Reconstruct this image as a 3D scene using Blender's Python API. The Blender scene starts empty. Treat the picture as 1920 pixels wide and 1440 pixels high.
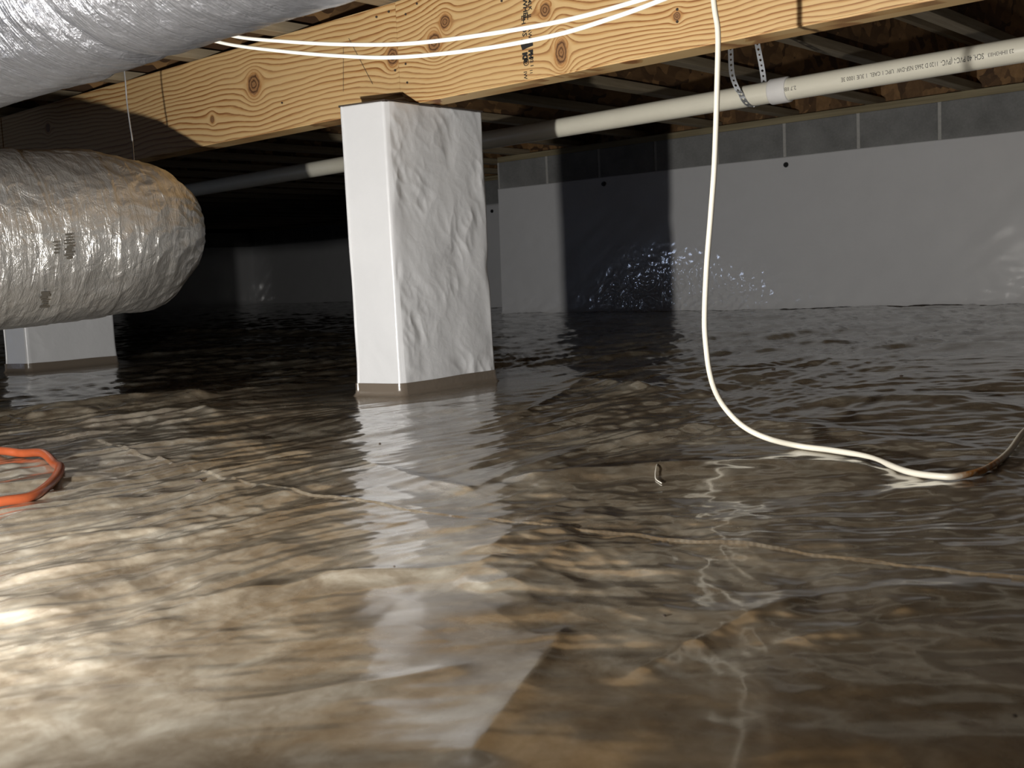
import bpy, bmesh, math, random
import numpy as np
from mathutils import Matrix, Vector

# ------------------------------------------------------------------ camera, light, exposure
sc = bpy.context.scene
COL = sc.collection
CAMH = 0.315                                   # camera height above the floor liner (m)
FPX = 2040.0                                   # focal length in pixels of the 1920 x 1440 frame
PITCH, ROLL, YAW = [math.radians(a) for a in (-5.835, -2.808, 41.239)]

def cam_axes(p, r, y):
    fwd = np.array([-math.sin(y)*math.cos(p), math.cos(y)*math.cos(p), math.sin(p)])
    right = np.array([math.cos(y), math.sin(y), 0.0])
    up = np.cross(right, fwd)
    return np.array([math.cos(r)*right + math.sin(r)*up, -math.sin(r)*right + math.cos(r)*up, fwd])
CM = cam_axes(PITCH, ROLL, YAW)

cam = bpy.data.cameras.new('camera')
cam.sensor_width = 36.0
cam.lens = FPX/1920*36.0
cam.clip_start = 0.02
cam.dof.use_dof = True
cam.dof.focus_distance = 2.7
cam.dof.aperture_fstop = 11.5
camo = bpy.data.objects.new('camera', cam)
COL.objects.link(camo)
mw = Matrix.Identity(4)
for i in range(3):
    mw[i][0], mw[i][1], mw[i][2] = CM[0][i], CM[1][i], -CM[2][i]
mw[2][3] = CAMH
camo.matrix_world = mw
sc.camera = camo

world = bpy.data.worlds.new('world')
sc.world = world
world.use_nodes = True
world.node_tree.nodes['Background'].inputs[0].default_value = (0.9, 0.95, 1.0, 1)
world.node_tree.nodes['Background'].inputs[1].default_value = 0.0

sc.view_settings.view_transform = 'Standard'
sc.view_settings.look = 'None'
sc.view_settings.gamma = 1.0
sc.view_settings.use_curve_mapping = False
sc.view_settings.exposure = 0.33

def lamp(name, kind, loc, power, color, **kw):
    l = bpy.data.lights.new(name, kind)
    l.energy = power
    l.color = color
    for k, v in kw.items():
        setattr(l, k, v)
    o = bpy.data.objects.new(name, l)
    o.location = loc
    COL.objects.link(o)
    return o
# the work light on the floor to the left of the photographer
wl_ = lamp('work_light_offscreen', 'SPOT', (-1.07, -0.14, 0.125), 196, (1.0, 0.97, 0.925), shadow_soft_size=0.022, spot_size=math.radians(148), spot_blend=1.0)
wl_.rotation_euler = (Vector((-1.07, -0.14, 0.125))-Vector((-1.75, 1.5, 0.72))).to_track_quat('Z', 'Y').to_euler()
# cool daylight from the access opening far to the left
dl = lamp('access_daylight_offscreen', 'AREA', (-7.3, -0.9, 0.13), 4.5, (0.60, 0.72, 1.0), shape='RECTANGLE', size=0.36, size_y=0.22)
dl.rotation_euler = Vector((-1.0, -0.75, 0.02)).to_track_quat('Z', 'Y').to_euler()

# ------------------------------------------------------------------ helpers
def ray(x, y):
    return CM.T @ np.array([(x-960)/FPX, (720-y)/FPX, 1.0])
def on_y(x, y, Y):                              # photo pixel -> point on the plane at depth Y
    d = ray(x, y); p = d*Y/d[1]
    return np.array([p[0], p[1], p[2]+CAMH])
def on_z(x, y, Z):                              # photo pixel -> point on the plane at height Z
    d = ray(x, y); p = d*(Z-CAMH)/d[2]
    return np.array([p[0], p[1], Z])

_rng = np.random.RandomState(7)
_perm = np.concatenate([_rng.permutation(512)]*2)
_ga = _rng.uniform(0, 2*np.pi, 512)
_gx, _gy = np.cos(_ga), np.sin(_ga)
def perlin(x, y, seed=0):
    x = np.asarray(x, float) + seed*17.31; y = np.asarray(y, float) + seed*5.77
    xi = np.floor(x).astype(int); yi = np.floor(y).astype(int)
    xf = x-xi; yf = y-yi
    u = xf*xf*xf*(xf*(xf*6-15)+10); v = yf*yf*yf*(yf*(yf*6-15)+10)
    def g(ix, iy, fx, fy):
        h = _perm[(_perm[ix & 511] + iy) & 511]
        return _gx[h]*fx + _gy[h]*fy
    a = g(xi, yi, xf, yf); b = g(xi+1, yi, xf-1, yf)
    c = g(xi, yi+1, xf, yf-1); d = g(xi+1, yi+1, xf-1, yf-1)
    return (a+u*(b-a)) + v*((c+u*(d-c))-(a+u*(b-a)))
def fbm(x, y, seed=0, octv=4):
    s = 0; a = 1
    for i in range(octv):
        s = s + a*perlin(x*2**i, y*2**i, seed+i*3); a *= .5
    return s
def ridged(x, y, seed=0):
    return 1-np.abs(perlin(x, y, seed))*2.2
def smooth(a, b, t):
    t = np.clip((t-a)/(b-a), 0, 1)
    return t*t*(3-2*t)

def tag(o, label=None, cat=None, group=None, kind=None):
    if label: o['label'] = label
    if cat: o['category'] = cat
    if group: o['group'] = group
    if kind: o['kind'] = kind
    return o
def empty(name, loc, label, cat, group=None):
    o = bpy.data.objects.new(name, None)
    o.empty_display_size = 0.05
    o.location = loc
    COL.objects.link(o)
    return tag(o, label, cat, group)
def link(name, me, mat, parent=None, smooth_shade=False):
    if mat is not None and not me.materials:
        me.materials.append(mat)
    if smooth_shade:
        me.polygons.foreach_set('use_smooth', [True]*len(me.polygons))
    o = bpy.data.objects.new(name, me)
    COL.objects.link(o)
    if parent is not None:
        o.parent = parent
        # vertices are in place coordinates: undo the offset of everything above
        p, off = parent, Vector((0, 0, 0))
        while p is not None:
            off += p.location; p = p.parent
        o.location = -off
    return o
def from_bm(name, bm, mat, parent=None, sm=False):
    bmesh.ops.recalc_face_normals(bm, faces=bm.faces)
    me = bpy.data.meshes.new(name)
    bm.to_mesh(me); bm.free()
    return link(name, me, mat, parent, sm)
def grid_mesh(name, P, close_u=False):
    """P: array (n, m, 3) -> quad grid"""
    n, m = P.shape[:2]
    idx = np.arange(n*m).reshape(n, m)
    if close_u:
        idx = np.concatenate([idx, idx[:1]], 0)
    q = np.stack([idx[:-1, :-1], idx[1:, :-1], idx[1:, 1:], idx[:-1, 1:]], -1).reshape(-1, 4)
    me = bpy.data.meshes.new(name)
    me.vertices.add(n*m)
    me.vertices.foreach_set('co', P.reshape(-1).astype(np.float32))
    me.loops.add(q.size); me.loops.foreach_set('vertex_index', q.reshape(-1).astype(np.int32))
    me.polygons.add(len(q)); me.polygons.foreach_set('loop_start', np.arange(0, q.size, 4, dtype=np.int32))
    me.update(calc_edges=True)
    return me
def add_box(bm, x0, x1, y0, y1, z0, z1, bev=0.0):
    r = bmesh.ops.create_cube(bm, size=1.0)
    for v in r['verts']:
        v.co = Vector((x0+(v.co.x+.5)*(x1-x0), y0+(v.co.y+.5)*(y1-y0), z0+(v.co.z+.5)*(z1-z0)))
    if bev > 0:
        es = list({e for v in r['verts'] for e in v.link_edges})
        bmesh.ops.bevel(bm, geom=es, offset=bev, segments=1, affect='EDGES', profile=.5)
def box(name, x0, x1, y0, y1, z0, z1, mat, parent=None, bev=0.0):
    bm = bmesh.new(); add_box(bm, x0, x1, y0, y1, z0, z1, bev)
    return from_bm(name, bm, mat, parent)
def spline(pts, n=12):
    P = np.array(pts, float); out = []
    Q = np.vstack([2*P[0]-P[1], P, 2*P[-1]-P[-2]])
    for i in range(1, len(Q)-2):
        p0, p1, p2, p3 = Q[i-1], Q[i], Q[i+1], Q[i+2]
        for t in np.linspace(0, 1, n, endpoint=False):
            out.append(.5*((2*p1)+(-p0+p2)*t+(2*p0-5*p1+4*p2-p3)*t*t+(-p0+3*p1-3*p2+p3)*t**3))
    out.append(Q[-2])
    return np.array(out)
def tube_mesh(name, path, r, sides=12, wob=None, flat=1.0):
    path = np.array(path); n = len(path)
    T = np.gradient(path, axis=0); T /= np.linalg.norm(T, axis=1)[:, None]
    N = np.cross(T[0], [0, 0, 1.0]); 
    if np.linalg.norm(N) < 1e-3: N = np.cross(T[0], [0, 1.0, 0])
    N /= np.linalg.norm(N)
    ring = []
    a = np.linspace(0, 2*np.pi, sides, endpoint=False)
    for i in range(n):
        N = N - T[i]*(N@T[i]); N /= np.linalg.norm(N)
        B = np.cross(T[i], N)
        ri = r if np.isscalar(r) else r[i]
        ring.append(path[i] + ri*(np.cos(a)[:, None]*N + flat*np.sin(a)[:, None]*B))
    me = grid_mesh(name, np.array(ring).transpose(1, 0, 2), close_u=True)
    bm = bmesh.new(); bm.from_mesh(me)
    bmesh.ops.holes_fill(bm, edges=[e for e in bm.edges if e.is_boundary], sides=0)
    bmesh.ops.recalc_face_normals(bm, faces=bm.faces)
    bm.to_mesh(me); bm.free()
    return me

# ------------------------------------------------------------------ materials
class NT:
    def __init__(s, name):
        s.m = bpy.data.materials.new(name); s.m.use_nodes = True
        s.t = s.m.node_tree; s.b = s.t.nodes['Principled BSDF']
        s._tc = None
    def n(s, typ, **kw):
        nd = s.t.nodes.new(typ)
        for k, v in kw.items(): setattr(nd, k, v)
        return nd
    def l(s, a, b): s.t.links.new(a, b)
    def tc(s):
        if s._tc is None: s._tc = s.n('ShaderNodeTexCoord')
        return s._tc.outputs['Object']
    def mapping(s, scale=(1, 1, 1), rot=(0, 0, 0), vec=None):
        m = s.n('ShaderNodeMapping')
        m.inputs['Scale'].default_value = scale; m.inputs['Rotation'].default_value = rot
        s.l(vec if vec is not None else s.tc(), m.inputs['Vector'])
        return m.outputs[0]
    def noise(s, scale, detail=4, rough=.55, vec=None, dist=0.0):
        n = s.n('ShaderNodeTexNoise')
        n.inputs['Scale'].default_value = scale; n.inputs['Detail'].default_value = detail
        n.inputs['Roughness'].default_value = rough; n.inputs['Distortion'].default_value = dist
        s.l(vec if vec is not None else s.tc(), n.inputs['Vector'])
        return n.outputs['Fac']
    def voronoi(s, scale, vec=None, feature='F1', out='Distance'):
        n = s.n('ShaderNodeTexVoronoi', feature=feature)
        n.inputs['Scale'].default_value = scale
        s.l(vec if vec is not None else s.tc(), n.inputs['Vector'])
        return n.outputs[out]
    def ramp(s, fac, stops):
        r = s.n('ShaderNodeValToRGB')
        e = r.color_ramp.elements
        while len(e) < len(stops): e.new(.5)
        for el, (p, c) in zip(e, stops):
            el.position = p; el.color = (*c, 1) if len(c) == 3 else c
        s.l(fac, r.inputs[0])
        return r.outputs[0]
    def math(s, op, a, b=None, clamp=False):
        m = s.n('ShaderNodeMath', operation=op); m.use_clamp = clamp
        for i, v in enumerate((a, b)):
            if v is None: continue
            if isinstance(v, (int, float)): m.inputs[i].default_value = v
            else: s.l(v, m.inputs[i])
        return m.outputs[0]
    def mix(s, fac, a, b, blend='MIX'):
        m = s.n('ShaderNodeMix', data_type='RGBA', blend_type=blend)
        for sock, v in ((m.inputs[0], fac), (m.inputs[6], a), (m.inputs[7], b)):
            if isinstance(v, (int, float)): sock.default_value = v
            elif isinstance(v, tuple): sock.default_value = (*v, 1)
            else: s.l(v, sock)
        return m.outputs[2]
    def bump(s, h, strength=.3, dist=.01, normal=None):
        b = s.n('ShaderNodeBump'); b.inputs['Strength'].default_value = strength
        b.inputs['Distance'].default_value = dist; s.l(h, b.inputs['Height'])
        if normal is not None: s.l(normal, b.inputs['Normal'])
        s.l(b.outputs[0], s.b.inputs['Normal'])
        return b.outputs[0]
    def set(s, color=None, rough=None, metal=None, **kw):
        if color is not None:
            if isinstance(color, tuple): s.b.inputs['Base Color'].default_value = (*color, 1)
            else: s.l(color, s.b.inputs['Base Color'])
        if rough is not None:
            if isinstance(rough, (int, float)): s.b.inputs['Roughness'].default_value = rough
            else: s.l(rough, s.b.inputs['Roughness'])
        if metal is not None: s.b.inputs['Metallic'].default_value = metal
        for k, v in kw.items(): s.b.inputs[k.replace('_', ' ')].default_value = v
        return s.m

def mat_floor():
    t = NT('floor_liner')
    v = t.mapping((1, 1, 1), (0, 0, math.radians(20)))
    a = t.noise(2.6, 6, .62, vec=v, dist=.9)
    b = t.noise(13, 5, .65, vec=v, dist=.7)
    e = t.noise(34, 4, .65, vec=v, dist=.5)
    f = t.math('ADD', t.math('ADD', t.math('MULTIPLY', a, .46), t.math('MULTIPLY', b, .36)), t.math('MULTIPLY', e, .18))
    c = t.ramp(f, [(.38, (.118, .089, .058)), (.46, (.195, .157, .110)), (.53, (.285, .246, .186)), (.63, (.44, .41, .34))])
    r = t.ramp(t.noise(7, 4, .6), [(.3, (.2,)*3), (.7, (.34,)*3)])
    t.bump(t.noise(70, 3, .5), .05, .003)
    return t.set(c, r, 0.0, IOR=1.6, Coat_Weight=1.0, Coat_Roughness=.125, Coat_IOR=1.68)
def mat_poly(name, col, rough=.34, bs=.25, scale=38, coat=.15, cr=.16):
    t = NT(name)
    c = t.mix(t.noise(7, 4, .6), tuple(x*.90 for x in col), col)
    n = t.math('ADD', t.noise(scale, 5, .6, dist=.8), t.math('MULTIPLY', t.voronoi(scale*.45), .6))
    t.bump(n, bs, .006)
    return t.set(c, rough, 0.0, Coat_Weight=coat, Coat_Roughness=cr)
def mat_foil(name, base, metal, rough, ring, crink):
    t = NT(name)
    v = t.mapping(ring)
    n1 = t.noise(1.0, 5, .62, vec=v, dist=.5)
    n2 = t.noise(crink, 5, .65, dist=1.2)
    n3 = t.voronoi(crink*.5, vec=t.mapping((1, 1.0, 1.0)))
    h = t.math('ADD', t.math('ADD', t.math('MULTIPLY', n1, 1.1), t.math('MULTIPLY', n2, .8)), t.math('MULTIPLY', n3, .45))
    t.bump(h, .65, .012)
    c = t.ramp(t.noise(crink*.35, 5, .65), [(.3, tuple(x*.88 for x in base)), (.6, base)])
    return t.set(c, rough, metal, Coat_Weight=.3, Coat_Roughness=.2)
def mat_osb(name, light, dark):
    t = NT(name)
    v = t.n('ShaderNodeTexVoronoi'); v.inputs['Scale'].default_value = 22
    mp = t.mapping((1.0, .55, .8), (0.3, 0.5, 0.4))
    dn = t.n('ShaderNodeTexNoise'); dn.inputs['Scale'].default_value = 8
    t.l(mp, dn.inputs['Vector'])
    mv = t.n('ShaderNodeMix', data_type='VECTOR'); mv.inputs[0].default_value = .22
    t.l(mp, mv.inputs[4]); t.l(dn.outputs['Color'], mv.inputs[5])
    t.l(mv.outputs[1], v.inputs['Vector'])
    sep = t.n('ShaderNodeSeparateColor'); t.l(v.outputs['Color'], sep.inputs[0])
    c = t.ramp(sep.outputs[0], [(.0, dark), (.5, tuple((a+b)/2 for a, b in zip(light, dark))), (1.0, light)])
    g = t.noise(60, 4, .6, vec=t.mapping((1, .15, .6), (.4, .3, .6)))
    c = t.mix(.5, c, t.ramp(g, [(.3, (.35, .3, .25)), (.7, (1, 1, 1))]), 'MULTIPLY')
    t.bump(sep.outputs[1], .35, .003)
    return t.set(c, .75)
def mat_flange(name, a, b):
    t = NT(name)
    n = t.noise(1.0, 5, .6, vec=t.mapping((60, 2.5, 60)))
    c = t.ramp(n, [(.3, b), (.62, a)])
    c = t.mix(t.math('MULTIPLY', t.noise(5, 4, .7), .5), c, tuple(x*.55 for x in b))
    t.bump(n, .3, .002)
    return t.set(c, .7)
def mat_lumber_x(name, a, b):
    t = NT(name)
    n = t.noise(1.0, 5, .6, vec=t.mapping((1.6, 40, 55)))
    c = t.ramp(n, [(.3, b), (.62, a)])
    t.bump(n, .3, .002)
    return t.set(c, .72)

def mat_pine(name, knots, light, mid, dark, seed=0.0, lines=78.0, rotz=0.0):
    """pine board: growth lines follow a flow that parts around each knot.  knots = [(x, z, radius, aspect)]"""
    t = NT(name)
    sp = t.n('ShaderNodeSeparateXYZ'); t.l(t.tc(), sp.inputs[0])
    X, Z = sp.outputs[0], sp.outputs[2]
    w = t.noise(1.0, 3, .5, vec=t.mapping((1.5, 1, 5.0), (0, 0, 0)))
    w2 = t.noise(1.0, 3, .5, vec=t.mapping((7.0, 3, 22.0)))
    psi = t.math('ADD', Z, t.math('MULTIPLY', t.math('SUBTRACT', w, .5), .085))
    psi = t.math('ADD', psi, t.math('MULTIPLY', t.math('SUBTRACT', w2, .5), .010))
    psi = t.math('ADD', psi, t.math('MULTIPLY', X, .018+seed*.004))
    kmask = None; kring = None
    for (kx, kz, kr, asp) in knots:
        dx = t.math('MULTIPLY', t.math('SUBTRACT', X, kx), 1/asp)
        dz = t.math('SUBTRACT', Z, kz)
        r2 = t.math('ADD', t.math('MULTIPLY', dx, dx), t.math('MULTIPLY', dz, dz))
        den = t.math('ADD', r2, (kr*.55)**2)
        psi = t.math('SUBTRACT', psi, t.math('DIVIDE', t.math('MULTIPLY', dz, (kr*1.45)**2), den))
        rr = t.math('DIVIDE', t.math('SQRT', r2), kr)
        rr = t.math('ADD', rr, t.math('MULTIPLY', t.math('SUBTRACT', t.noise(70, 3, .6), .5), .45))
        kmask = rr if kmask is None else t.math('MINIMUM', kmask, rr)
    ph = t.math('MULTIPLY', psi, lines)
    saw = t.math('FRACT', ph)
    fine = t.noise(1.0, 4, .6, vec=t.mapping((12, 10, 420)))
    saw = t.math('ADD', saw, t.math('MULTIPLY', t.math('SUBTRACT', fine, .5), .3), clamp=True)
    c = t.ramp(saw, [(.0, light), (.40, light), (.70, mid), (.86, dark), (.96, dark), (1.0, mid)])
    str_ = t.noise(1.0, 3, .5, vec=t.mapping((1.2, 1, 7)))
    c = t.mix(t.ramp(str_, [(.42, (0, 0, 0)), (.7, (.55,)*3)]), c, tuple(x*.97 for x in light))
    if kmask is not None:
        kc = t.ramp(t.math('FRACT', t.math('MULTIPLY', kmask, 2.4)), [(0, (.22, .105, .04)), (.5, (.33, .175, .07)), (.85, (.07, .028, .011)), (1, (.12, .05, .018))])
        halo = t.ramp(kmask, [(.0, (0, 0, 0)), (.95, (0, 0, 0)), (1.12, (.75,)*3), (1.3, (.25,)*3), (1.9, (0, 0, 0))])
        inside = t.ramp(kmask, [(0, (1, 1, 1)), (1.0, (1, 1, 1)), (1.001, (0, 0, 0))])
        # a ramp stops at 1: rescale
        inside = t.math('LESS_THAN', kmask, 1.0)
        hr = t.ramp(t.math('MULTIPLY', kmask, .4), [(0, (0,)*3), (.38, (0,)*3), (.42, (.85,)*3), (.5, (.35,)*3), (.8, (0,)*3)])
        c = t.mix(hr, c, (.40, .185, .055))
        c = t.mix(inside, c, kc)
    t.bump(saw, .12, .001)
    return t.set(c, .55)

def mat_plain(name, col, rough=.5, metal=0.0, var=.15, scale=30, **kw):
    t = NT(name)
    c = t.mix(t.noise(scale, 4, .6), tuple(x*(1-var) for x in col), tuple(min(1, x*(1+var*.4)) for x in col))
    return t.set(c, rough, metal, **kw)
def mat_block():
    t = NT('concrete_block')
    g = t.noise(90, 5, .7)
    c = t.ramp(t.math('ADD', t.math('MULTIPLY', t.noise(6, 4, .6), .6), t.math('MULTIPLY', g, .4)), [(.3, (.165, .165, .16)), (.7, (.31, .31, .30))])
    t.bump(g, .5, .003)
    return t.set(c, .9)

M_FLOOR = mat_floor()
M_WRAP = mat_poly('white_pier_wrap', (.70, .705, .715), .36, .16, 30)
M_WALLPOLY = mat_poly('white_wall_liner', (.76, .76, .765), .34, .08, 26, .8, .09)
M_COLLAR = mat_poly('brown_liner_flap', (.165, .135, .105), .28, .2, 40, .4)
M_FOIL1 = mat_foil('silver_duct_foil', (.30, .305, .325), .72, .27, (150, 12, 12), 34)
M_FOIL2 = mat_foil('crinkled_duct_foil', (.90, .885, .85), .84, .34, (7, 34, 7), 20)
M_OSB = mat_osb('osb_board', (.34, .19, .075), (.075, .036, .014))
M_OSBD = M_OSB
M_FLANGE = mat_flange('joist_flange_wood', (.40, .33, .225), (.23, .175, .105))
M_SILL = mat_lumber_x('treated_sill_wood', (.34, .285, .17), (.19, .15, .08))
M_BLOCK = mat_block()
M_MORTAR = mat_plain('mortar', (.52, .51, .48), .95, var=.3, scale=60)
M_PVC = mat_plain('cream_pvc', (.86, .82, .68), .32, var=.12, scale=9, Coat_Weight=.2)
M_COUP = mat_plain('white_pvc', (.82, .80, .77), .3, var=.05)
M_INK = mat_plain('black_ink', (.018, .016, .014), .7)
M_INK2 = mat_plain('grey_ink', (.085, .075, .06), .7)
M_STEEL = mat_plain('galvanised_steel', (.58, .60, .62), .36, .75, var=.25, scale=70)
M_CABLE = mat_plain('white_cable_jacket', (.86, .83, .74), .4, var=.05)
M_ORANGE = mat_plain('orange_cord_jacket', (.38, .085, .030), .33, var=.3, scale=26, Coat_Weight=.3)
M_BLACK = mat_plain('black_plastic', (.012, .012, .012), .5)
M_DARKPAD = mat_plain('dark_bearing_pad', (.055, .04, .03), .9, var=.4)

# ------------------------------------------------------------------ floor liner
def floor_base(x, y):
    d = np.hypot(x, y)
    return -.05*(1-smooth(1.0, 2.95, d)) + .012*np.exp(-((d-3.15)/.33)**2)*smooth(.05, .35, np.hypot(x+2.21, y-2.17)-.25) + .05*smooth(2.5, 4.9, y) + .014*smooth(3.0, 4.2, -x)*(1-smooth(2.5, 4.9, y))

PA, PB, PC = np.array([-2.140, 1.992]), np.array([-2.285, 1.957]), np.array([-2.143, 2.375])
PD = PB + PC - PA

def pix_on_floor(px, py, lift=0.0):
    p = on_z(px, py, lift)
    for _ in range(12):
        z = float(floor_base(p[0], p[1]))+lift
        q = on_z(px, py, min(z, .25)); p = p*.4+q*.6
    return p
def seg_field(x, y, pts):
    """distance to a polyline, parameter along it and signed side"""
    best = np.full(x.shape, 1e9); side = np.zeros(x.shape); tt = np.zeros(x.shape)
    n = len(pts)-1
    for i in range(n):
        a, b = np.array(pts[i][:2]), np.array(pts[i+1][:2]); d = b-a; L2 = d@d
        t = np.clip(((x-a[0])*d[0]+(y-a[1])*d[1])/L2, 0, 1)
        qx, qy = x-(a[0]+t*d[0]), y-(a[1]+t*d[1])
        ds = np.hypot(qx, qy)
        s = np.sign(d[0]*qy-d[1]*qx)
        m = ds < best
        best = np.where(m, ds, best); side = np.where(m, s, side); tt = np.where(m, (i+t)/n, tt)
    return best, side, tt
def pix_floor(pts):
    return [pix_on_floor(px, py)[:2] for px, py in pts]

SEAM = pix_floor([(-200, 735), (60, 800), (160, 826), (270, 856), (360, 880), (440, 902), (510, 913), (640, 937), (800, 963), (950, 982), (1100, 998), (1220, 1008), (1400, 1026), (1560, 1046), (1700, 1062), (1920, 1084), (2200, 1118)])
# raised folds of the sheet: (pixel polyline, height, half width)
FOLDS = [
    ([(930, 905), (1040, 893), (1200, 878), (1380, 873), (1560, 878), (1690, 888)], .016, .030),
    ([(960, 690), (1010, 680), (1120, 668), (1300, 655), (1500, 645), (1700, 640), (1920, 648)], .014, .05),
    ([(1020, 716), (1095, 714), (1160, 722), (1230, 738)], .024, .045),
    ([(1095, 714), (1040, 745), (960, 790)], .010, .016),
    ([(0, 772), (120, 768), (220, 754), (330, 743), (420, 742)], .024, .05),
    ([(40, 786), (110, 776), (190, 769)], .017, .024),
    ([(120, 795), (240, 785), (330, 775), (380, 770), (425, 783)], .020, .045),
    ([(0, 1092), (120, 1073), (240, 1052), (360, 1024)], .007, .010),
    ([(-40, 1030), (160, 1010), (380, 985), (620, 948), (760, 930)], .010, .030),
    ([(-40, 985), (160, 950), (330, 925), (470, 900)], .009, .022),
    ([(-40, 1150), (200, 1140), (420, 1118), (640, 1085), (860, 1060)], .006, .032),
    ([(540, 1080), (660, 1082), (800, 1075), (900, 1062), (940, 1040)], .010, .024),
    ([(905, 1045), (960, 1010), (1090, 995)], .012, .030),
    ([(1060, 1165), (1040, 1210), (980, 1290), (900, 1400), (870, 1450)], .011, .022),
    ([(1540, 1112), (1420, 1150), (1280, 1210), (1140, 1290)], .009, .024),
    ([(1760, 1120), (1600, 1180), (1440, 1210)], .006, .02),
    ([(330, 1330), (520, 1310), (760, 1270), (900, 1240)], .007, .016),
    ([(1100, 1000), (1040, 1040), (960, 1090), (880, 1110)], .009, .035),
    ([(1480, 760), (1640, 745), (1800, 752), (1920, 770)], .012, .05),
    ([(1350, 790), (1500, 800), (1700, 830), (1920, 850)], .010, .04),
    ([(280, 622), (420, 622), (540, 622), (650, 628)], .030, .06),
    ([(240, 668), (420, 655), (560, 648)], .02, .05),
    ([(1150, 640), (1350, 628), (1600, 618), (1920, 606)], .012, .07),
    ([(660, 860), (800, 900), (900, 925)], .006, .02),
]
def floor_height(x, y):
    d = np.hypot(x, y)
    z = floor_base(x, y)
    near = 1-smooth(.7, 1.6, d)
    far = smooth(2.2, 6, d)
    # soft swells of the ground under the sheet
    z = z + .008*fbm(x*1.3, y*1.3, 1, 2)*(.25+.75*smooth(.8, 2.2, d))
    wx = x + .10*perlin(x*2.2, y*2.2, 40); wy = y + .10*perlin(x*2.2, y*2.2, 41)
    # wrinkles of the sheet at several scales
    zb_ = z
    mid = 1+.55*smooth(.75, 1.2, d)+2.0*smooth(2.7, 4.2, d)
    az = -x/np.maximum(y, .05)
    mid = mid*(1+(.60*smooth(1.2, 1.55, az)+.45*(1-smooth(.75, 1.0, az)))*smooth(.85, 1.3, d)*(1-smooth(2.7, 3.6, d)))
    z = z + .0022*perlin(wx*5.2, wy*5.2, 2) + (.0016*perlin(wx*10.5, wy*10.5, 3)+.0006*perlin(wx*23, wy*23, 4))*(1-.45*near)
    # long creases with an orientation that turns across the sheet
    left = smooth(.8, 1.4, -x)*(1-.7*far)
    a = math.radians(82); u = wx*math.cos(a)+wy*math.sin(a); v = -wx*math.sin(a)+wy*math.cos(a)
    z = z + (.0030*perlin(u*2.4, v*13, 5)+.0014*perlin(u*4, v*30, 6)+.0006*perlin(u*9, v*60, 16))*left*1.5
    a = math.radians(36); u = wx*math.cos(a)+wy*math.sin(a); v = -wx*math.sin(a)+wy*math.cos(a)
    z = z + (.0028*perlin(u*2.0, v*9, 7)+.0012*perlin(u*4.5, v*24, 8)+.0005*perlin(u*9, v*50, 18))*(1-left)*(1-.7*near)
    a = math.radians(118); u = wx*math.cos(a)+wy*math.sin(a); v = -wx*math.sin(a)+wy*math.cos(a)
    z = z + (.0013*perlin(u*3.0, v*12, 9)+.0005*perlin(u*8, v*30, 19))*near
    # small crumples
    z = z + .0007*(ridged(wx*13, wy*13, 11)-.6)*(1-.6*near) + .00025*perlin(wx*48, wy*48, 12)*(1-near*.7)
    z = zb_ + (z-zb_)*mid
    for pts, hgt, wid in FOLDS:
        w = pix_floor(pts)
        ds, sd, tt = seg_field(x, y, w)
        ends = smooth(0, .16, tt)*(1-smooth(.84, 1, tt))
        z = z + hgt*(.62-.30*near)*ends*np.exp(-(ds/(wid*np.where(sd > 0, .75, 1.35)))**1.35)*(1+.35*perlin(x*9, y*9, 21))
    # overlap seam: the farther sheet lies on top with a slightly lifted edge
    ds, sd, tt = seg_field(x, y, SEAM)
    ins = (sd > 0)
    z = z + np.where(ins, .0013*np.exp(-ds/.25)+.0022*np.exp(-(ds/.006)**1.5)*np.clip(.35+1.6*perlin(x*5, y*5, 30), 0, 1), 0)
    # under the piers the sheet is flat
    for c in ((PA+PD)/2, np.array([-4.36, 2.17])):
        k = np.exp(-(np.hypot(x-c[0], y-c[1])/.42)**4)
        z = z*(1-k) + floor_base(c[0], c[1])*k
    return z

th0 = math.radians(90)+YAW
core = np.linspace(-31, 31, 640)
ang = th0 + np.radians(np.concatenate([np.linspace(-180, -32, 30), core, np.linspace(32, 180, 30)]))
rad = np.concatenate([np.linspace(.02, .38, 12), .40*np.exp(np.linspace(0, math.log(3.3/.40), 860)), 3.3*np.exp(np.linspace(0, math.log(16.5/3.3), 240)[1:])])
AA, RR = np.meshgrid(ang, rad, indexing='ij')
FX, FY = RR*np.cos(AA), RR*np.sin(AA)
FZ = floor_height(FX, FY)
flo = link('floor', grid_mesh('floor', np.stack([FX, FY, FZ], -1)), M_FLOOR, None, True)
tag(flo, 'glossy brown plastic sheet wrinkled over the crawl space ground', None, None, 'structure')
def floor_at(x, y):
    return float(floor_height(np.array([x], float), np.array([y], float))[0])

# ------------------------------------------------------------------ block walls with white liner
YW = 5.40
ZT = 1.03                                     # top of the block wall
def block_wall_x(name, x0, x1, Y, joint_x, rows, far_pieces=True):
    """wall facing -Y: recessed mortar core with single blocks in front"""
    w = box(name, x0, x1, Y+.003, Y+.19, -.1, ZT, M_MORTAR)
    tag(w, kind='structure')
    pitch = .4064
    me = None
    for r in range(rows):
        zt = ZT - .2032*r
        off = joint_x + (0 if r % 2 == 0 else pitch/2)
        k0 = math.floor((x0-off)/pitch)
        x = off + k0*pitch
        while x < x1:
            a, b = max(x+.0085, x0), min(x+pitch-.0085, x1)
            if b-a > .03:
                box('concrete_block', a, b, Y, Y+.03, zt-.193, zt, M_BLOCK, w, .002)
            x += pitch
    return w
wall_back = block_wall_x('wall_back', -4.77, 1.6, YW, -1.92, 1)
wall_back2 = block_wall_x('wall_recess', -7.2, -4.60, 6.35, -5.92, 1)
wall_back3 = block_wall_x('wall_far', -12.6, -7.2, 9.05, -8.0, 1)
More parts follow.
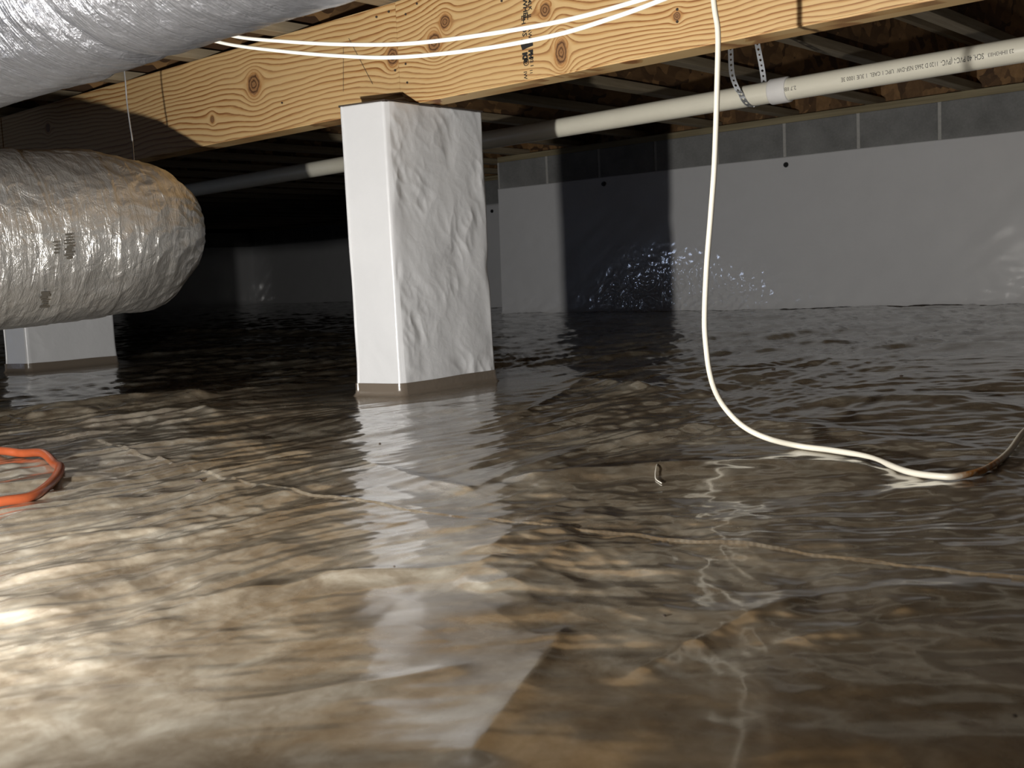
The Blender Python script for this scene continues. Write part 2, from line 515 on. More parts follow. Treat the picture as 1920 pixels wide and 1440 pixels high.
wr = box('wall_return', -7.39, -7.2, 6.35, 9.24, -.1, ZT, M_BLOCK); tag(wr, kind='structure')
wl = box('wall_left', -12.8, -12.55, -2.0, 9.2, -.1, ZT, M_BLOCK); tag(wl, kind='structure')
we = box('wall_return', -4.77, -4.60, 5.6, 6.6, -.1, ZT, M_BLOCK); tag(we, kind='structure')

def wall_liner(name, x0, x1, Y, ztop0, ztop1, label, nx, nz, glint=True):
    xs = np.concatenate([np.linspace(x0, -2.4, nx-200)[:-1], np.linspace(-2.4, x1, 200)]) if glint else np.linspace(x0, x1, nx)
    ts = np.linspace(0, 1, nz)**(1.3 if glint else 1)
    X, T = np.meshgrid(xs, ts, indexing='ij')
    top = ztop0 + (ztop1-ztop0)*(X-x0)/(x1-x0) + .004*perlin(X*1.7, X*0, 50)
    bot = .035
    Z = bot + (top-bot)*T
    h = Z-bot
    low = np.exp(-(h/.16)**2)
    Yd = .003*fbm(X*2.2, Z*2.2, 51, 3) + .006*low*np.abs(perlin(X*9, Z*13, 52))
    a = math.radians(38); u = X*math.cos(a)+Z*math.sin(a); v = -X*math.sin(a)+Z*math.cos(a)
    Yd = Yd + .0022*perlin(u*2, v*12, 53)*(.4+.6*(1-T))
    if glint:
        g = np.exp(-((X+3.45)/.62)**4)*np.exp(-((h-.06)/.12)**2) + .35*np.exp(-((X+3.45)/.5)**2)*np.exp(-((h-.25)/.15)**2)
        Yd = Yd + .005*g*(ridged(X*15, Z*19, 54)-.5) + .0026*g*perlin(X*38, Z*38, 55) + .0012*g*perlin(X*80, Z*80, 56)
    Yp = Y-.010-.017*(.82-h)-Yd-.010*np.exp(-(h/.03)**2)
    P = np.stack([X, Yp, Z], -1)
    # folded lower hem and a top edge that turns back to the wall
    hem = P[:, :1].copy(); hem[..., 2] = -.01; hem[..., 1] -= .012
    rim = P[:, -1:].copy(); rim[..., 1] = Y+.001
    o = link(name, grid_mesh(name, np.concatenate([hem, P, rim], 1)), M_WALLPOLY, None, True)
    return tag(o, label, 'wall liner')
wall_liner('wall_liner', -4.765, 1.6, YW, .862, .836, 'white plastic liner on the long block wall behind the pier and cable', 760, 170)
wall_liner('wall_liner', -7.2, -4.6, 6.35, .85, .85, 'narrow strip of white liner in the recess beyond the end of the long wall', 120, 40, False)
wall_liner('wall_liner', -12.55, -7.2, 9.05, .85, .85, 'dim white liner on the farthest wall seen between duct and pier', 160, 40, False)
# liner on the far left wall (faces +X)
ys = np.linspace(1.0, 9.05, 120); ts = np.linspace(-.02, .84, 30)
Yg, Zg = np.meshgrid(ys, ts, indexing='ij')
Xg = -12.53 + .006*np.abs(fbm(Yg*2, Zg*2, 60, 3))
lw = link('wall_liner', grid_mesh('wall_liner', np.stack([Xg, Yg, Zg], -1)), M_WALLPOLY, None, True)
tag(lw, 'dim white liner meeting the farthest wall at the corner left of the pier', 'wall liner')

def fastener(px, py, Y, label):
    p = on_y(px, py, Y-.012)
    bm = bmesh.new()
    r = .014
    bmesh.ops.create_cone(bm, cap_ends=True, segments=20, radius1=r, radius2=r*.9, depth=.005, matrix=Matrix.Translation((p[0], Y-.017, p[2])) @ Matrix.Rotation(math.pi/2, 4, 'X'))
    bmesh.ops.create_cone(bm, cap_ends=True, segments=10, radius1=r*.35, radius2=r*.3, depth=.004, matrix=Matrix.Translation((p[0], Y-.021, p[2])) @ Matrix.Rotation(math.pi/2, 4, 'X'))
    tag(from_bm('liner_fastener', bm, M_BLACK), label, 'fastener')
fastener(1474, 309, YW, 'round black plastic fastener near the liner edge, right of the hanging cable')
fastener(1132, 345, YW, 'round black plastic fastener in the shadow of the pier on the wall')
fastener(923, 396, 6.35, 'round black plastic fastener on the liner strip in the recess')

# sill plates and rim boards
def sill(x0, x1, Y, label):
    bm = bmesh.new(); add_box(bm, x0, x1, Y+.004, Y+.145, ZT, ZT+.036, .002)
    tag(from_bm('sill_plate', bm, M_SILL), label, 'sill plate')
def rim(x0, x1, Y, label):
    bm = bmesh.new(); add_box(bm, x0, x1, Y+.115, Y+.143, ZT+.036, 1.308, .001)
    tag(from_bm('rim_board', bm, M_OSB), label, 'rim board')
sill(-4.77, 1.6, YW, 'weathered wooden sill plate on top of the long block wall')
sill(-7.2, -4.6, 6.35, 'wooden sill plate on the recessed block wall beside the pier')
sill(-12.6, -7.2, 9.05, 'wooden sill plate on the farthest dark wall')
rim(-4.77, 1.6, YW, 'brown flake board standing on the sill above the long wall')
rim(-7.2, -4.6, 6.35, 'brown flake board standing on the sill of the recessed wall')
rim(-12.6, -7.2, 9.05, 'flake board standing on the sill of the farthest wall')

# ------------------------------------------------------------------ subfloor and joists
ZJ = 1.066
JH = .241
ceil = box('ceiling', -12.8, 1.6, -2.0, 9.3, ZJ+JH, ZJ+JH+.019, M_OSB)
tag(ceil, kind='structure')
JX = [-2.257 + .47*k for k in range(-21, 8)]
LAB_J = 'wooden floor joist with flake board web crossing above the beam'
joist_mesh = {}
def joist(x, y0, y1):
    key = (y0, y1)
    e = empty('floor_joist', (x, y0, ZJ), LAB_J, 'joist', 'floor joists')
    if key not in joist_mesh:
        ms = []
        for nm, (w, z0, z1), mt in (('bottom_flange', (.029, 0, .036), M_FLANGE), ('web', (.0055, .034, JH-.034), M_OSBD), ('top_flange', (.029, JH-.036, JH-.0005), M_FLANGE)):
            bm = bmesh.new(); add_box(bm, -w, w, 0, y1-y0, z0, z1, .0015)
            bmesh.ops.recalc_face_normals(bm, faces=bm.faces)
            me = bpy.data.meshes.new(nm); bm.to_mesh(me); bm.free(); me.materials.append(mt); ms.append((nm, me))
        joist_mesh[key] = ms
    for nm, me in joist_mesh[key]:
        o = bpy.data.objects.new(nm, me); COL.objects.link(o); o.parent = e
for x in JX:
    if x > -4.70: joist(x, -1.6, YW+.112)
    elif x > -7.15: joist(x, -1.6, 6.35+.112)
    else: joist(x, -1.6, 9.05+.112)

# ------------------------------------------------------------------ beam
YB = 2.121
ZB0, ZB1 = .784, 1.064
def kn(px, py, rpx, asp=1.0):
    p = on_y(px, py, YB); return (float(p[0]), float(p[2]), rpx*.00166, asp)
KN_L = [kn(476, 158, 19, 1.0), kn(398, 224, 7, 1.0), kn(736, 106, 15, .9), kn(90, 240, 10)]
KN_R = [kn(835, 41, 11), kn(815, 80, 15, 1.0), kn(1023, 19, 10), kn(1053, 98, 18, .62), kn(1270, 30, 6)]
PINE = ((.62, .425, .20), (.49, .275, .098), (.26, .10, .027))
M_PINE_L = mat_pine('pine_board_wide_grain', KN_L, *PINE, 2.0, 62)
M_PINE_R = mat_pine('pine_board_close_grain', KN_R, *PINE, 0.0, 80)
M_PINE_B = mat_pine('pine_board_clear', [], *PINE, 1.0, 70)
XS = -2.213
beam = empty('support_beam', (XS, YB, ZB0), 'doubled pine beam under the joists, jointed above the white pier', 'beam')
def board(name, poly, y0, y1, mat, bev=.004):
    """poly: XZ outline"""
    bm = bmesh.new()
    f = [bm.verts.new((x, y0, z)) for x, z in poly]
    fc = bm.faces.new(f)
    r = bmesh.ops.extrude_face_region(bm, geom=[fc])
    for v in r['geom']:
        if isinstance(v, bmesh.types.BMVert): v.co.y = y1
    es = [e for e in bm.edges if abs(e.verts[0].co.y-e.verts[1].co.y) < 1e-6 and e.calc_length() > .25]
    bmesh.ops.bevel(bm, geom=es, offset=bev, segments=2, affect='EDGES')
    return from_bm(name, bm, mat, beam)
n = .032
board('board', [(-4.62, ZB0), (-2.40, ZB0), (-2.392, ZB0+n), (XS-.002, ZB0+n+.004), (XS-.002, ZB1), (-4.62, ZB1)], YB, YB+.046, M_PINE_L)
board('board', [(XS+.001, ZB0+n+.004), (XS+.040, ZB0), (1.5, ZB0), (1.5, ZB1), (XS+.001, ZB1)], YB-.002, YB+.046, M_PINE_R)
board('board', [(-7.2, ZB0), (-4.624, ZB0), (-4.624, ZB1), (-7.2, ZB1)], YB+.001, YB+.046, M_PINE_L)
board('board', [(-3.45, ZB0+.002), (1.5, ZB0+.002), (1.5, ZB1), (-3.45, ZB1)], YB+.0475, YB+.095, M_PINE_B, .003)
board('board', [(-7.2, ZB0+.002), (-3.453, ZB0+.002), (-3.453, ZB1), (-7.2, ZB1)], YB+.0475, YB+.095, M_PINE_B, .003)

def text_mesh(s, size, font_shear=0.0, bold=0.0):
    cu = bpy.data.curves.new('printed_text', 'FONT')
    cu.body = s; cu.size = size; cu.align_x = 'LEFT'; cu.align_y = 'CENTER'; cu.offset = bold
    cu.resolution_u = 2
    o = bpy.data.objects.new('printed_text', cu); COL.objects.link(o)
    dg = bpy.context.evaluated_depsgraph_get()
    me = bpy.data.meshes.new_from_object(o.evaluated_get(dg))
    bpy.data.objects.remove(o); bpy.data.curves.remove(cu)
    return me
# grade stamp: letters turned so that they read up the board face
def stamp_text(s, size, px, py, bold=0.0, mat=None):
    me = text_mesh(s, size, bold=bold)
    p = on_y(px, py, YB)
    co = np.empty(len(me.vertices)*3); me.vertices.foreach_get('co', co); co = co.reshape(-1, 3)
    W = np.stack([p[0]+co[:, 1], np.full(len(co), YB-.0032), p[2]-co[:, 0]], -1)
    me.vertices.foreach_set('co', W.reshape(-1)); me.update()
    me.name = 'grade_stamp'
    return link('grade_stamp', me, mat or M_INK, beam)
stamp_text('WHEL', .019, 985, -3, .0006); stamp_text('MLK', .015, 994, -3, .0004)
stamp_text('EH', .018, 982, 29, .0003); stamp_text('IL', .017, 993, 27, .0004)
stamp_text('OS', .020, 984, 49, .0004); stamp_text('AW', .016, 994, 52, .0002)
stamp_text('KB', .020, 985, 99, .0018); stamp_text('PH', .017, 996, 94, .0016)
stamp_text('02 1', .013, 998, 108, .0004); stamp_text('IW', .015, 986, 134, .0002); stamp_text('11', .012, 997, 130, .0002)
def stamp_poly(pts):
    bm = bmesh.new()
    bm.faces.new([bm.verts.new((*on_y(x, y, YB)[[0]], YB-.0032, on_y(x, y, YB)[2])) for x, y in pts])
    me = bpy.data.meshes.new('grade_stamp'); bm.to_mesh(me); bm.free()
    return link('grade_stamp', me, M_INK, beam)
stamp_poly([(979, 74), (1000, 76), (1001, 86), (993, 89), (981, 95), (978, 86)])
def ring_stamp(px, py, r0, r1, seg):
    p = on_y(px, py, YB); bm = bmesh.new()
    a = [2*math.pi*i/seg for i in range(seg)]
    i_ = [bm.verts.new((p[0]+r0*math.cos(t), YB-.0032, p[2]+r0*math.sin(t))) for t in a]
    o_ = [bm.verts.new((p[0]+r1*math.cos(t), YB-.0032, p[2]+r1*math.sin(t))) for t in a]
    for k in range(seg):
        bm.faces.new([i_[k], i_[(k+1) % seg], o_[(k+1) % seg], o_[k]])
    me = bpy.data.meshes.new('grade_stamp'); bm.to_mesh(me); bm.free()
    link('grade_stamp', me, M_INK, beam)
ring_stamp(988, 117, .0072, .0090, 24); ring_stamp(988, 117, .0032, .0050, 4)
# saw marks and pencil lines across the boards
def mark(pts, w, y=None, mat=None):
    bm = bmesh.new()
    W = [on_y(px, py, YB) for px, py in pts]
    L = [bm.verts.new((q[0]-w/2, YB-.003, q[2])) for q in W]; R = [bm.verts.new((q[0]+w/2, YB-.003, q[2])) for q in W]
    for k in range(len(W)-1): bm.faces.new([L[k], R[k], R[k+1], L[k+1]])
    me = bpy.data.meshes.new('line_mark'); bm.to_mesh(me); bm.free()
    return link('line_mark', me, mat or M_DARKPAD, beam)
mark([(655, 72), (675, 110), (700, 158)], .0014, mat=M_INK2)
mark([(645, 90), (645, 172)], .0011, mat=M_INK2)
# nail heads
for px, py in ((783, 7), (730, 22), (762, 27), (765, 155), (762, 120), (742, 132), (942, 2), (1271, 18), (1271, 41), (707, 32), (530, 193)):
    p = on_y(px, py, YB); bm = bmesh.new()
    bmesh.ops.create_cone(bm, cap_ends=True, segments=8, radius1=.0034, radius2=.0028, depth=.003, matrix=Matrix.Translation((p[0], YB-.003, p[2])) @ Matrix.Rotation(math.pi/2, 4, 'X'))
    from_bm('nail_head', bm, M_DARKPAD, beam)

# thin wire hanging down the beam face at the far left
wp = [np.array([-3.045, 1.78, ZJ-.001])]+[on_y(x, y, 1.78) for x, y in ((235, 150), (238, 190), (244, 235), (248, 262), (251, 305))]
wo = link('hanger_wire', tube_mesh('hanger_wire', spline(wp, 6), .0026, 6), M_STEEL, None, True)
tag(wo, 'thin bare hanger wire running from the joists down to the lower foil duct', 'wire')

# ------------------------------------------------------------------ piers wrapped in white plastic
def pier(name, A, B, C, zb, zt, label, seed, amp):
    D = B + C - A
    root = empty(name, ((A[0]+D[0])/2, (A[1]+D[1])/2, zb), label, 'pier')
    corners = [A, C, D, B]
    rc = .012
    per = []; nor = []; fid = []; cpos = []
    for i in range(4):
        p, q = corners[i], corners[(i+1) % 4]
        L = np.linalg.norm(q-p); d = (q-p)/L; nn = np.array([d[1], -d[0]])
        m = 130 if i == 0 else 50
        for s in np.linspace(rc, L-rc, m):
            per.append(p+d*s); nor.append(nn); fid.append(i); cpos.append(min(s, L-s))
        # rounded corner
        r = corners[(i+2) % 4]; d2 = (r-q)/np.linalg.norm(r-q); n2 = np.array([d2[1], -d2[0]])
        cc = q - d*rc + d2*rc
        for t in np.linspace(0, 1, 7)[1:-1]:
            nv = nn*(1-t)+n2*t; nv /= np.linalg.norm(nv)
            cpt = q - nn*rc - n2*rc if False else (q - d*rc - nn*rc)
            per.append(cpt + nv*rc); nor.append(nv); fid.append(i); cpos.append(0)
    per, nor, fid, cpos = np.array(per), np.array(nor), np.array(fid), np.array(cpos)
    # outward check
    cen = (A+D)/2
    if ((per[0]-cen)@nor[0]) < 0: nor = -nor
    S = np.concatenate([[0], np.cumsum(np.linalg.norm(np.diff(per, axis=0), axis=1))])
    nz = 220
    zs = np.linspace(zb+.026, zt, nz)
    SS, ZZ = np.meshgrid(S, zs, indexing='ij')
    F = fid[:, None]*np.ones_like(ZZ); CP = cpos[:, None]*np.ones_like(ZZ)
    k = np.where(F == 0, 1.0, .30)*smooth(0, .03, CP)
    u = SS*.8+ZZ*.6; v = -SS*.6+ZZ*.8
    wx = SS+.02*perlin(SS*14, ZZ*14, seed+4); wz = ZZ+.02*perlin(SS*14, ZZ*14, seed+5)
    mk = .35+1.1*smooth(-.25, .35, perlin(SS*6, ZZ*5, seed+6))
    disp = amp*k*(1.3*perlin(wx*8, wz*6, seed) + mk*(.62*(ridged(wx*11, wz*8, seed+1)-.5) + .34*(ridged(u*26, v*13, seed+2)-.5) + .10*perlin(wx*70, wz*60, seed+3)))
    # pinch in the corner half way up and loose flare at foot
    disp += .004*np.exp(-((ZZ-zb)/.06)**2)
    disp += -.006*np.exp(-((ZZ-(zb+.33))/.035)**2)*np.exp(-(CP/.02)**2)*(F == 0)
    disp += .0030*perlin(SS*2, ZZ*5, seed+9)
    P = np.stack([per[:, 0, None]+nor[:, 0, None]*disp, per[:, 1, None]+nor[:, 1, None]*disp, ZZ], -1)
    cap = P[:, -1:].copy(); cap[..., 0] = cap[..., 0]*.8+cen[0]*.2; cap[..., 1] = cap[..., 1]*.8+cen[1]*.2
    P = np.concatenate([P, cap], 1)
    link('plastic_wrap', grid_mesh('plastic_wrap', P, True), M_WRAP, root, True)
    # core and the turned-up flap of the floor liner at the foot
    bm = bmesh.new()
    vs = [bm.verts.new((*(cen+(q-cen)*.80), zb-.02)) for q in corners]
    f = bm.faces.new(vs); r = bmesh.ops.extrude_face_region(bm, geom=[f])
    for g in r['geom']:
        if isinstance(g, bmesh.types.BMVert): g.co.z = zt-.004
    from_bm('block_core', bm, M_BLOCK, root)
    zc = np.array([-.012, .0, .006, .016, .034]); off = np.array([.030, .014, .009, .007, .0065])
    C2 = np.stack([per[:, 0, None]+nor[:, 0, None]*(off+.0015*perlin(S[:, None]*12, zc*60, seed+7)),
                   per[:, 1, None]+nor[:, 1, None]*(off+.0015*perlin(S[:, None]*12, zc*60, seed+7)),
                   zb+zc[None, :]+0*S[:, None]+.004*perlin(S[:, None]*5, zc*0, seed+8)], -1)
    tag(link('liner_flap', grid_mesh('liner_flap', C2, True), M_COLLAR, root, True), 'brown liner strip turned up around the foot')
    # rough dark bearing pad on top
    bm = bmesh.new()
    vs = [bm.verts.new((*(cen+(q-cen)*1.0), zt-.001)) for q in corners]
    f = bm.faces.new(vs); r = bmesh.ops.extrude_face_region(bm, geom=[f])
    for g in r['geom']:
        if isinstance(g, bmesh.types.BMVert): g.co.z = zt+.0045
    from_bm('bearing_pad', bm, M_DARKPAD, root)
    return root
pier('wrapped_pier', PA, PB, PC, 0.0, .778, 'tall block pier wrapped in wrinkled white plastic under the beam joint', 70, .0050)
pier('wrapped_pier', np.array([-4.30, 1.99]), np.array([-4.425, 1.955]), np.array([-4.295, 2.37]), float(floor_base(-4.36, 2.17)), .778, 'white plastic wrapped pier standing behind the lower foil duct', 90, .0022)

# ------------------------------------------------------------------ ducts
def duct_trunk():
    yc, zc, r = 1.02, .885, .18
    root = empty('insulated_duct', (-1.0, yc, zc-r), 'big silver foil wrapped duct running beside the beam under the joists', 'duct')
    nx, na = 900, 130
    xs = np.linspace(-5.2, .9, nx); a = np.linspace(0, 2*np.pi, na, endpoint=False)
    A, X = np.meshgrid(a, xs, indexing='ij')
    rr = r + .0016*perlin(X*48+1.2*np.sin(A), A*1.3, 100) + .0022*perlin(X*20, A*1.6, 101) + .004*perlin(X*3, A*1.0, 102)
    rr = rr + .0012*(ridged(X*30, A*r*16, 103)-.5)
    rr = rr + .010*np.exp(-((X+1.95)/.10)**2)*perlin(X*14, A*3, 104)
    rr = rr - .012*np.exp(-((X+1.80+.1*np.sin(A))/.025)**2)
    P = np.stack([X, yc+rr*np.cos(A), zc+rr*np.sin(A)], -1)
    # keep the top just under the joists
    P[..., 2] = np.minimum(P[..., 2], ZJ-.002)
    link('foil_jacket', grid_mesh('foil_jacket', P, True), M_FOIL1, root, True)
    return root
duct_trunk()

def duct_branch():
    xc, zc, r = -2.88, .474, .236
    root = empty('insulated_duct', (xc, 1.5, zc-r), 'crinkled foil duct with rounded end hanging low in front of the shaded pier', 'duct')
    na, ny = 330, 340
    y0, y1 = 1.0, 1.86
    ts = np.linspace(0, 1, ny); a = np.linspace(0, 2*np.pi, na, endpoint=False)
    A, T = np.meshgrid(a, ts, indexing='ij')
    body = .56
    Yq = np.where(T < body, y0+(1.44-y0)*T/body, 1.44+(y1-1.44)*np.sin((T-body)/(1-body)*np.pi/2))
    cap = np.clip((T-body)/(1-body), 0, 1)
    prof = (np.cos(cap*np.pi/2)**.66)
    prof = np.maximum(prof, .002)
    rr = r*prof
    k = smooth(.0, .06, prof)
    amp = .5+1.2*smooth(body-.12, body+.25, T)
    w = .35*perlin(A*2, Yq*3, 110)
    mk = smooth(-.2, .3, perlin(A*1.3, Yq*4, 116))
    disp = .0050*perlin(A*1.6, Yq*7, 111) + amp*mk*.0055*(ridged(A*1.7+w, Yq*9, 112)-.5) + amp*.0030*(ridged(A*4+w, Yq*17, 113)-.5) + .0010*perlin(A*18, Yq*55, 114)
    # circumferential wrap edges
    for yy, dep in ((1.20, .0025), (1.36, .003), (1.55, .0035)):
        d = Yq-(yy+.05*np.sin(A*1.0+yy*3)+.01*perlin(A*3, A*0, 115))
        disp = disp + dep*np.where(d < 0, np.exp(d/.03), np.exp(-d/.006)) - dep*.5
    # bottom corner where the foil is bunched
    disp = disp + .030*np.exp(-((A-1.5*np.pi)/.5)**2)*np.exp(-((cap-.50)/.20)**2)
    rr = rr + disp*k
    P = np.stack([xc+rr*np.cos(A), Yq, zc-.045*(1.5-Yq)+rr*np.sin(A)], -1)
    link('foil_jacket', grid_mesh('foil_jacket', P, True), M_FOIL2, root, True)
    return root, xc, zc, r
dr, dxc, dzc, drr = duct_branch()
# faded print on the foil
def duct_print(px, py, w, h, n, seed):
    rnd = random.Random(seed); bm = bmesh.new()
    for k in range(n):
        x = px+rnd.uniform(-.5, .5)*w*.3; y = py+(k/(n-1)-.5)*h; ww = w*rnd.uniform(.5, 1); hh = rnd.uniform(2, 5)
        quad = []
        for sx, sy in ((-.5, -.5), (.5, -.5), (.5, .5), (-.5, .5)):
            d = ray(x+sx*ww, y+sy*hh); o = np.array([0, 0, CAMH])
            R_ = drr+.008
            aa = d[0]**2+d[2]**2; bb = 2*(d[0]*(o[0]-dxc)+d[2]*(o[2]-dzc)); cc = (o[0]-dxc)**2+(o[2]-dzc)**2-R_**2
            disc = bb*bb-4*aa*cc
            if disc < 0: break
            tt = (-bb-math.sqrt(disc))/(2*aa); quad.append(bm.verts.new(o+d*tt))
        if len(quad) == 4: bm.faces.new(quad)
    me = bpy.data.meshes.new('faded_print'); bm.to_mesh(me); bm.free()
    link('faded_print', me, M_INK2, dr)
duct_print(130, 462, 17, 44, 9, 3); duct_print(84, 562, 18, 26, 7, 5); duct_print(104, 464, 16, 20, 4, 9)

# ------------------------------------------------------------------ drain pipe with hanger
YP, RP = 3.15, .0335
zp = lambda x: float(np.interp(x, [-5.0, -.9], [.806, .838]))
pipe = empty('drain_pipe', (-2.0, YP, .82-RP), 'long cream plastic drain pipe sloping below the joists behind the beam', 'pipe')
pp = [(x, YP, zp(x)) for x in np.linspace(-6.4, 1.2, 40)]
link('pipe_body', tube_mesh('pipe_body', pp, RP, 40), M_PVC, pipe, True)
def pipe_x(px, py): return float(on_y(px, py, YP)[0])
xa, xb = pipe_x(1447, 172), pipe_x(1480, 165)
def sleeve(x0, x1, r, lip, mat):
    cs = [(x0, RP*.98), (x0, r), (x0+.002, r+.0012), (x1-.004, r+.0012), (x1-.002, r+lip), (x1, r+lip), (x1, RP*.98)]
    a = np.linspace(0, 2*np.pi, 48, endpoint=False)
    P = np.array([[(x, YP+rr*math.cos(t), zp(x)+rr*math.sin(t)) for x, rr in cs] for t in a])
    return link('coupling', grid_mesh('coupling', P, True), mat, pipe, False)
sleeve(xa, xb, RP+.0045, .001, M_COUP)
x1 = pipe_x(1048, 240)
def print_on_pipe(s, size, pr, pl, ang, mat):
    """upside-down print between two places on the pipe: reads from right to left"""
    me = text_mesh(s, size)
    co = np.empty(len(me.vertices)*3); me.vertices.foreach_get('co', co); co = co.reshape(-1, 3)
    xr, xl = pipe_x(*pr), pipe_x(*pl)
    X = xr - (co[:, 0]-co[:, 0].min())/(np.ptp(co[:, 0]))*(xr-xl); t = ang + co[:, 1]/RP
    R_ = RP+.0006
    zc = np.array([zp(x) for x in X])
    W = np.stack([X, YP-R_*np.cos(t), zc-R_*np.sin(t)], -1)
    me.vertices.foreach_set('co', W.reshape(-1)); me.update(); me.name = 'pipe_print'
    return link('pipe_print', me, mat, pipe)
print_on_pipe('23 IIHH3HII3', .015, (1908, 84), (1860, 93), .12, M_INK2)
print_on_pipe('SCH. 40 PVC-I (PVC-', .021, (1852, 94), (1772, 108), .12, M_INK)
print_on_pipe('1120 D 2665 NSF-DW', .0175, (1766, 109), (1690, 124), .12, M_INK2)
print_on_pipe('UPC 1 CAEL', .016, (1684, 125), (1640, 133), .12, M_INK2)
print_on_pipe('1 3UE 1000 3E', .017, (1634, 134), (1586, 144), .12, M_INK2)
print_on_pipe('2.7 IIB3T', .016, (1502, 160), (1470, 166), .12, M_INK2)

# perforated strap holding the pipe
def strap(path, width_dir, w=.0185, pitch=.0165):
    P = spline(path, 30)
    L = np.concatenate([[0], np.cumsum(np.linalg.norm(np.diff(P, axis=0), axis=1))])
    nh = int(L[-1]/pitch)
    wd = np.array(width_dir, float)
    def at(s): return np.array([np.interp(s, L, P[:, k]) for k in range(3)])
    bm = bmesh.new(); t = .0006
    for k in range(nh):
        s0, s1 = k*pitch, (k+1)*pitch; sc_ = (s0+s1)/2; hr = .0042 if k % 2 == 0 else .0034
        outer = [(-.5, 0), (-.5, .5), (-.5, 1), (0, 1), (.5, 1), (.5, .5), (.5, 0), (0, 0)]
        vo = [bm.verts.new(at(s0+(s1-s0)*b)+wd*a*w) for a, b in outer]
        vi = []
        for a, b in outer:
            dx, dy = a*w, (b-.5)*pitch; q = math.hypot(dx, dy)
            vi.append(bm.verts.new(at(sc_+dy/q*hr)+wd*dx/q*hr))
        for i in range(8):
            bm.faces.new([vo[i], vo[(i+1) % 8], vi[(i+1) % 8], vi[i]])
    bmesh.ops.remove_doubles(bm, verts=bm.verts, dist=1e-5)
    bmesh.ops.recalc_face_normals(bm, faces=bm.faces)
    r = bmesh.ops.solidify(bm, geom=bm.faces[:], thickness=t)
    return bm
xh0, xh1 = pipe_x(1401, 175), pipe_x(1412, 160)
xt = pipe_x(1382, 90)
Rs = RP+.002
loop = [(xt-.012, YP-.03, ZJ-.001), (xt, YP-.042, ZJ-.08), (xt+.006, YP-.048, zp(xh0)+.07), (xh0-.01, YP-.044, zp(xh0)+.02)]
for t in np.linspace(-.15, 3.3, 10):
    loop.append((xh0+.012*t, YP-Rs*math.cos(t)*(1.06 if t < .3 else 1), zp(xh0)-Rs*math.sin(t)))
loop += [(xh1+.020, YP+.030, zp(xh0)+.06), (pipe_x(1412, 110)+.01, YP+.016, ZJ-.09), (pipe_x(1410, 92), YP+.010, ZJ-.001)]
so = from_bm('pipe_strap', strap(loop, (1, 0, 0)), M_STEEL)
tag(so, 'perforated galvanised metal strap looped under the drain pipe', 'strap')

# ------------------------------------------------------------------ cables
def cable(name, pts, r, mat, label, cat, group=None, flat=1.0, n=10):
    o = link(name, tube_mesh(name, spline(pts, n), r, 12, flat=flat), mat, None, True)
    return tag(o, label, cat, group)
YC = 1.42
low = [(250, 20), (330, 52), (415, 80), (520, 95), (640, 105), (750, 107), (900, 92), (1040, 66), (1150, 33), (1240, 0), (1330, -40)]
upp = [(300, 15), (370, 45), (440, 68), (540, 78), (640, 83), (760, 82), (900, 66), (1060, 38), (1200, 0), (1300, -35)]
def tail(p):
    return [p+np.array([.10*k, 0, .075*k+.010*k*k]) for k in (.6, 1.3, 2.2, 3.0)]+[np.array([p[0]+.37, p[1], ZJ-.006])]
e0 = np.array([-2.60, YC, ZJ-.006])
cable('white_cable', [e0]+[on_y(x, y, YC) for x, y in low]+tail(on_y(1330, -40, YC)), .0037, M_CABLE, 'lower of two white cables sagging across the beam face', 'cable', 'white cables across the beam')
cable('white_cable', [e0+np.array([.05, -.02, 0])]+[on_y(x, y, YC-.02) for x, y in upp]+tail(on_y(1300, -35, YC-.02)), .0037, M_CABLE, 'upper of two white cables sagging across the beam face', 'cable', 'white cables across the beam')

t = NT('stained_cable_jacket')
pst = pix_on_floor(1842, 874, .012)
vd = t.n('ShaderNodeVectorMath', operation='DISTANCE'); t.l(t.tc(), vd.inputs[0]); vd.inputs[1].default_value = tuple(pst)
fac = t.math('MULTIPLY', t.math('SUBTRACT', .085, vd.outputs['Value']), 30, clamp=True)
fac = t.math('MULTIPLY', fac, t.ramp(t.noise(70, 4, .7), [(.36, (.1,)*3), (.52, (1,)*3)]))
M_CABLE2 = t.set(t.mix(fac, (.84, .80, .68), (.60, .27, .07)), .42)
hang = [np.array([-1.09, 1.80, ZJ-.002]), np.array([-1.055, 1.80, .95])]
hang += [on_y(x, y, 1.80) for x, y in ((1338, 0), (1346, 60), (1345, 150), (1340, 300), (1333, 400), (1325, 500), (1321, 600))] + [on_y(1325, 660, 1.795), on_y(1331, 700, 1.785)]
hang += [on_y(1342, 735, 1.77), on_y(1362, 768, 1.745)]
FLP = [(1395, 800), (1440, 822), (1500, 834), (1560, 841), (1630, 852), (1700, 876), (1760, 888), (1800, 888), (1850, 873), (1890, 843), (1920, 805), (1960, 770)]
RC = .0052
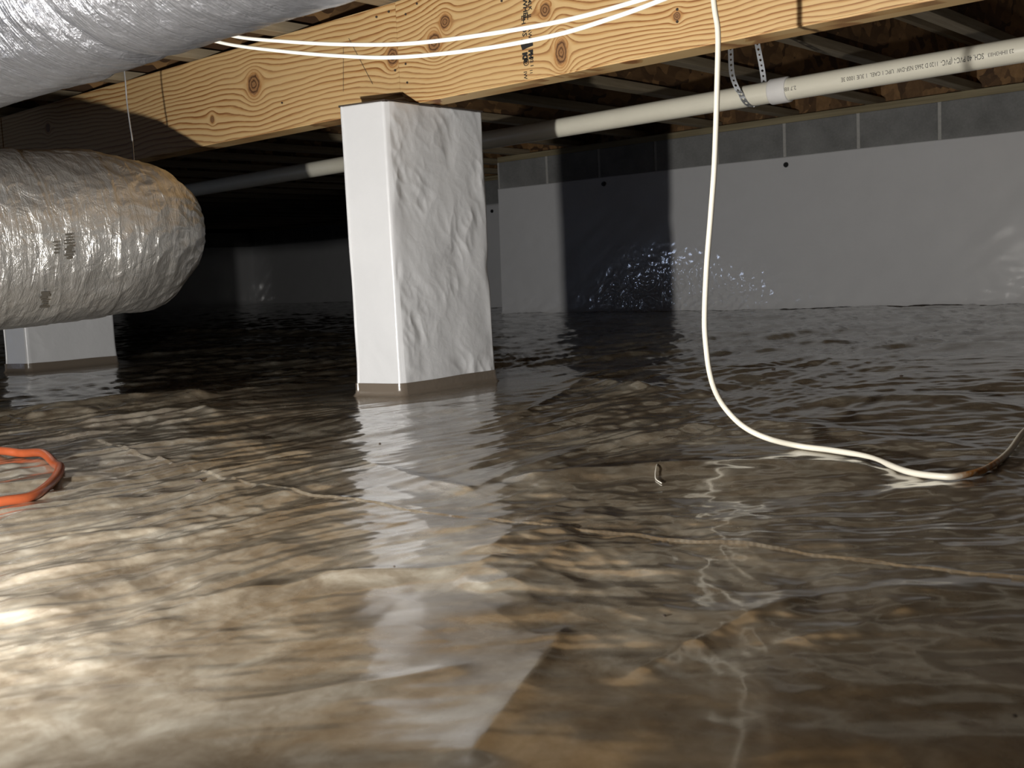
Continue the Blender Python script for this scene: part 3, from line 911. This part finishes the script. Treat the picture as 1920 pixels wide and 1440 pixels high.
for k, (x, y) in enumerate(FLP):
    lift = .03 if k == 0 else (.012 if k == 1 else 0.0)
    p = pix_on_floor(x, y, .012+lift)
    hang.append(np.array([p[0], p[1], max(p[2] if lift else -9, floor_at(p[0], p[1])+RC+.001)]))
cable('hanging_cable', hang, RC, M_CABLE2, 'white cable hanging from the joists and curving onto the floor with a rusty stain', 'cable', n=12)

orp = []
for x, y in ((-220, 850), (-90, 838), (0, 848), (40, 849), (80, 855), (103, 866), (113, 880), (100, 898), (60, 922), (0, 938), (-80, 955), (-200, 985)):
    p = pix_on_floor(x, y, .012); orp.append(np.array([p[0], p[1], floor_at(p[0], p[1])+.0098+.0015*math.sin(x*.09)]))
cable('orange_cord', orp, .0086, M_ORANGE, 'loop of thick orange cord lying on the brown floor sheet', 'cord')

# ------------------------------------------------------------------ small debris on the sheet
rnd = random.Random(4)
for px, py, s in ((372, 899, 5), (1245, 1153, 3), (1587, 1146, 3), (712, 831, 2), (1450, 692, 2.6), (1690, 706, 2.6), (1903, 1338, 3), (740, 1070, 2)):
    p = pix_on_floor(px, py, .002); r = s*.00055*float(np.hypot(p[0], p[1]))
    bm = bmesh.new(); bmesh.ops.create_icosphere(bm, subdivisions=1, radius=r)
    for v in bm.verts: v.co = Vector((v.co.x*rnd.uniform(.8, 1.9), v.co.y*rnd.uniform(.8, 1.4), v.co.z*rnd.uniform(.5, .9)))
    z = floor_at(p[0], p[1])
    bmesh.ops.translate(bm, verts=bm.verts, vec=(p[0], p[1], z+r*.4))
    tag(from_bm('dirt_crumb', bm, M_DARKPAD), 'tiny dark crumb of dirt lying on the glossy floor sheet', 'dirt', 'dirt crumbs on the floor sheet')
for pts in ([(1238, 862), (1231, 875), (1229, 890), (1240, 899)],):
    fb = []
    for x, y in pts:
        p = pix_on_floor(x, y, .008); fb.append(np.array([p[0], p[1], floor_at(p[0], p[1])+.002]))
    cable('plastic_thread', fb, .0008, M_CABLE, 'fine pale plastic thread curled on the floor fold', 'thread')
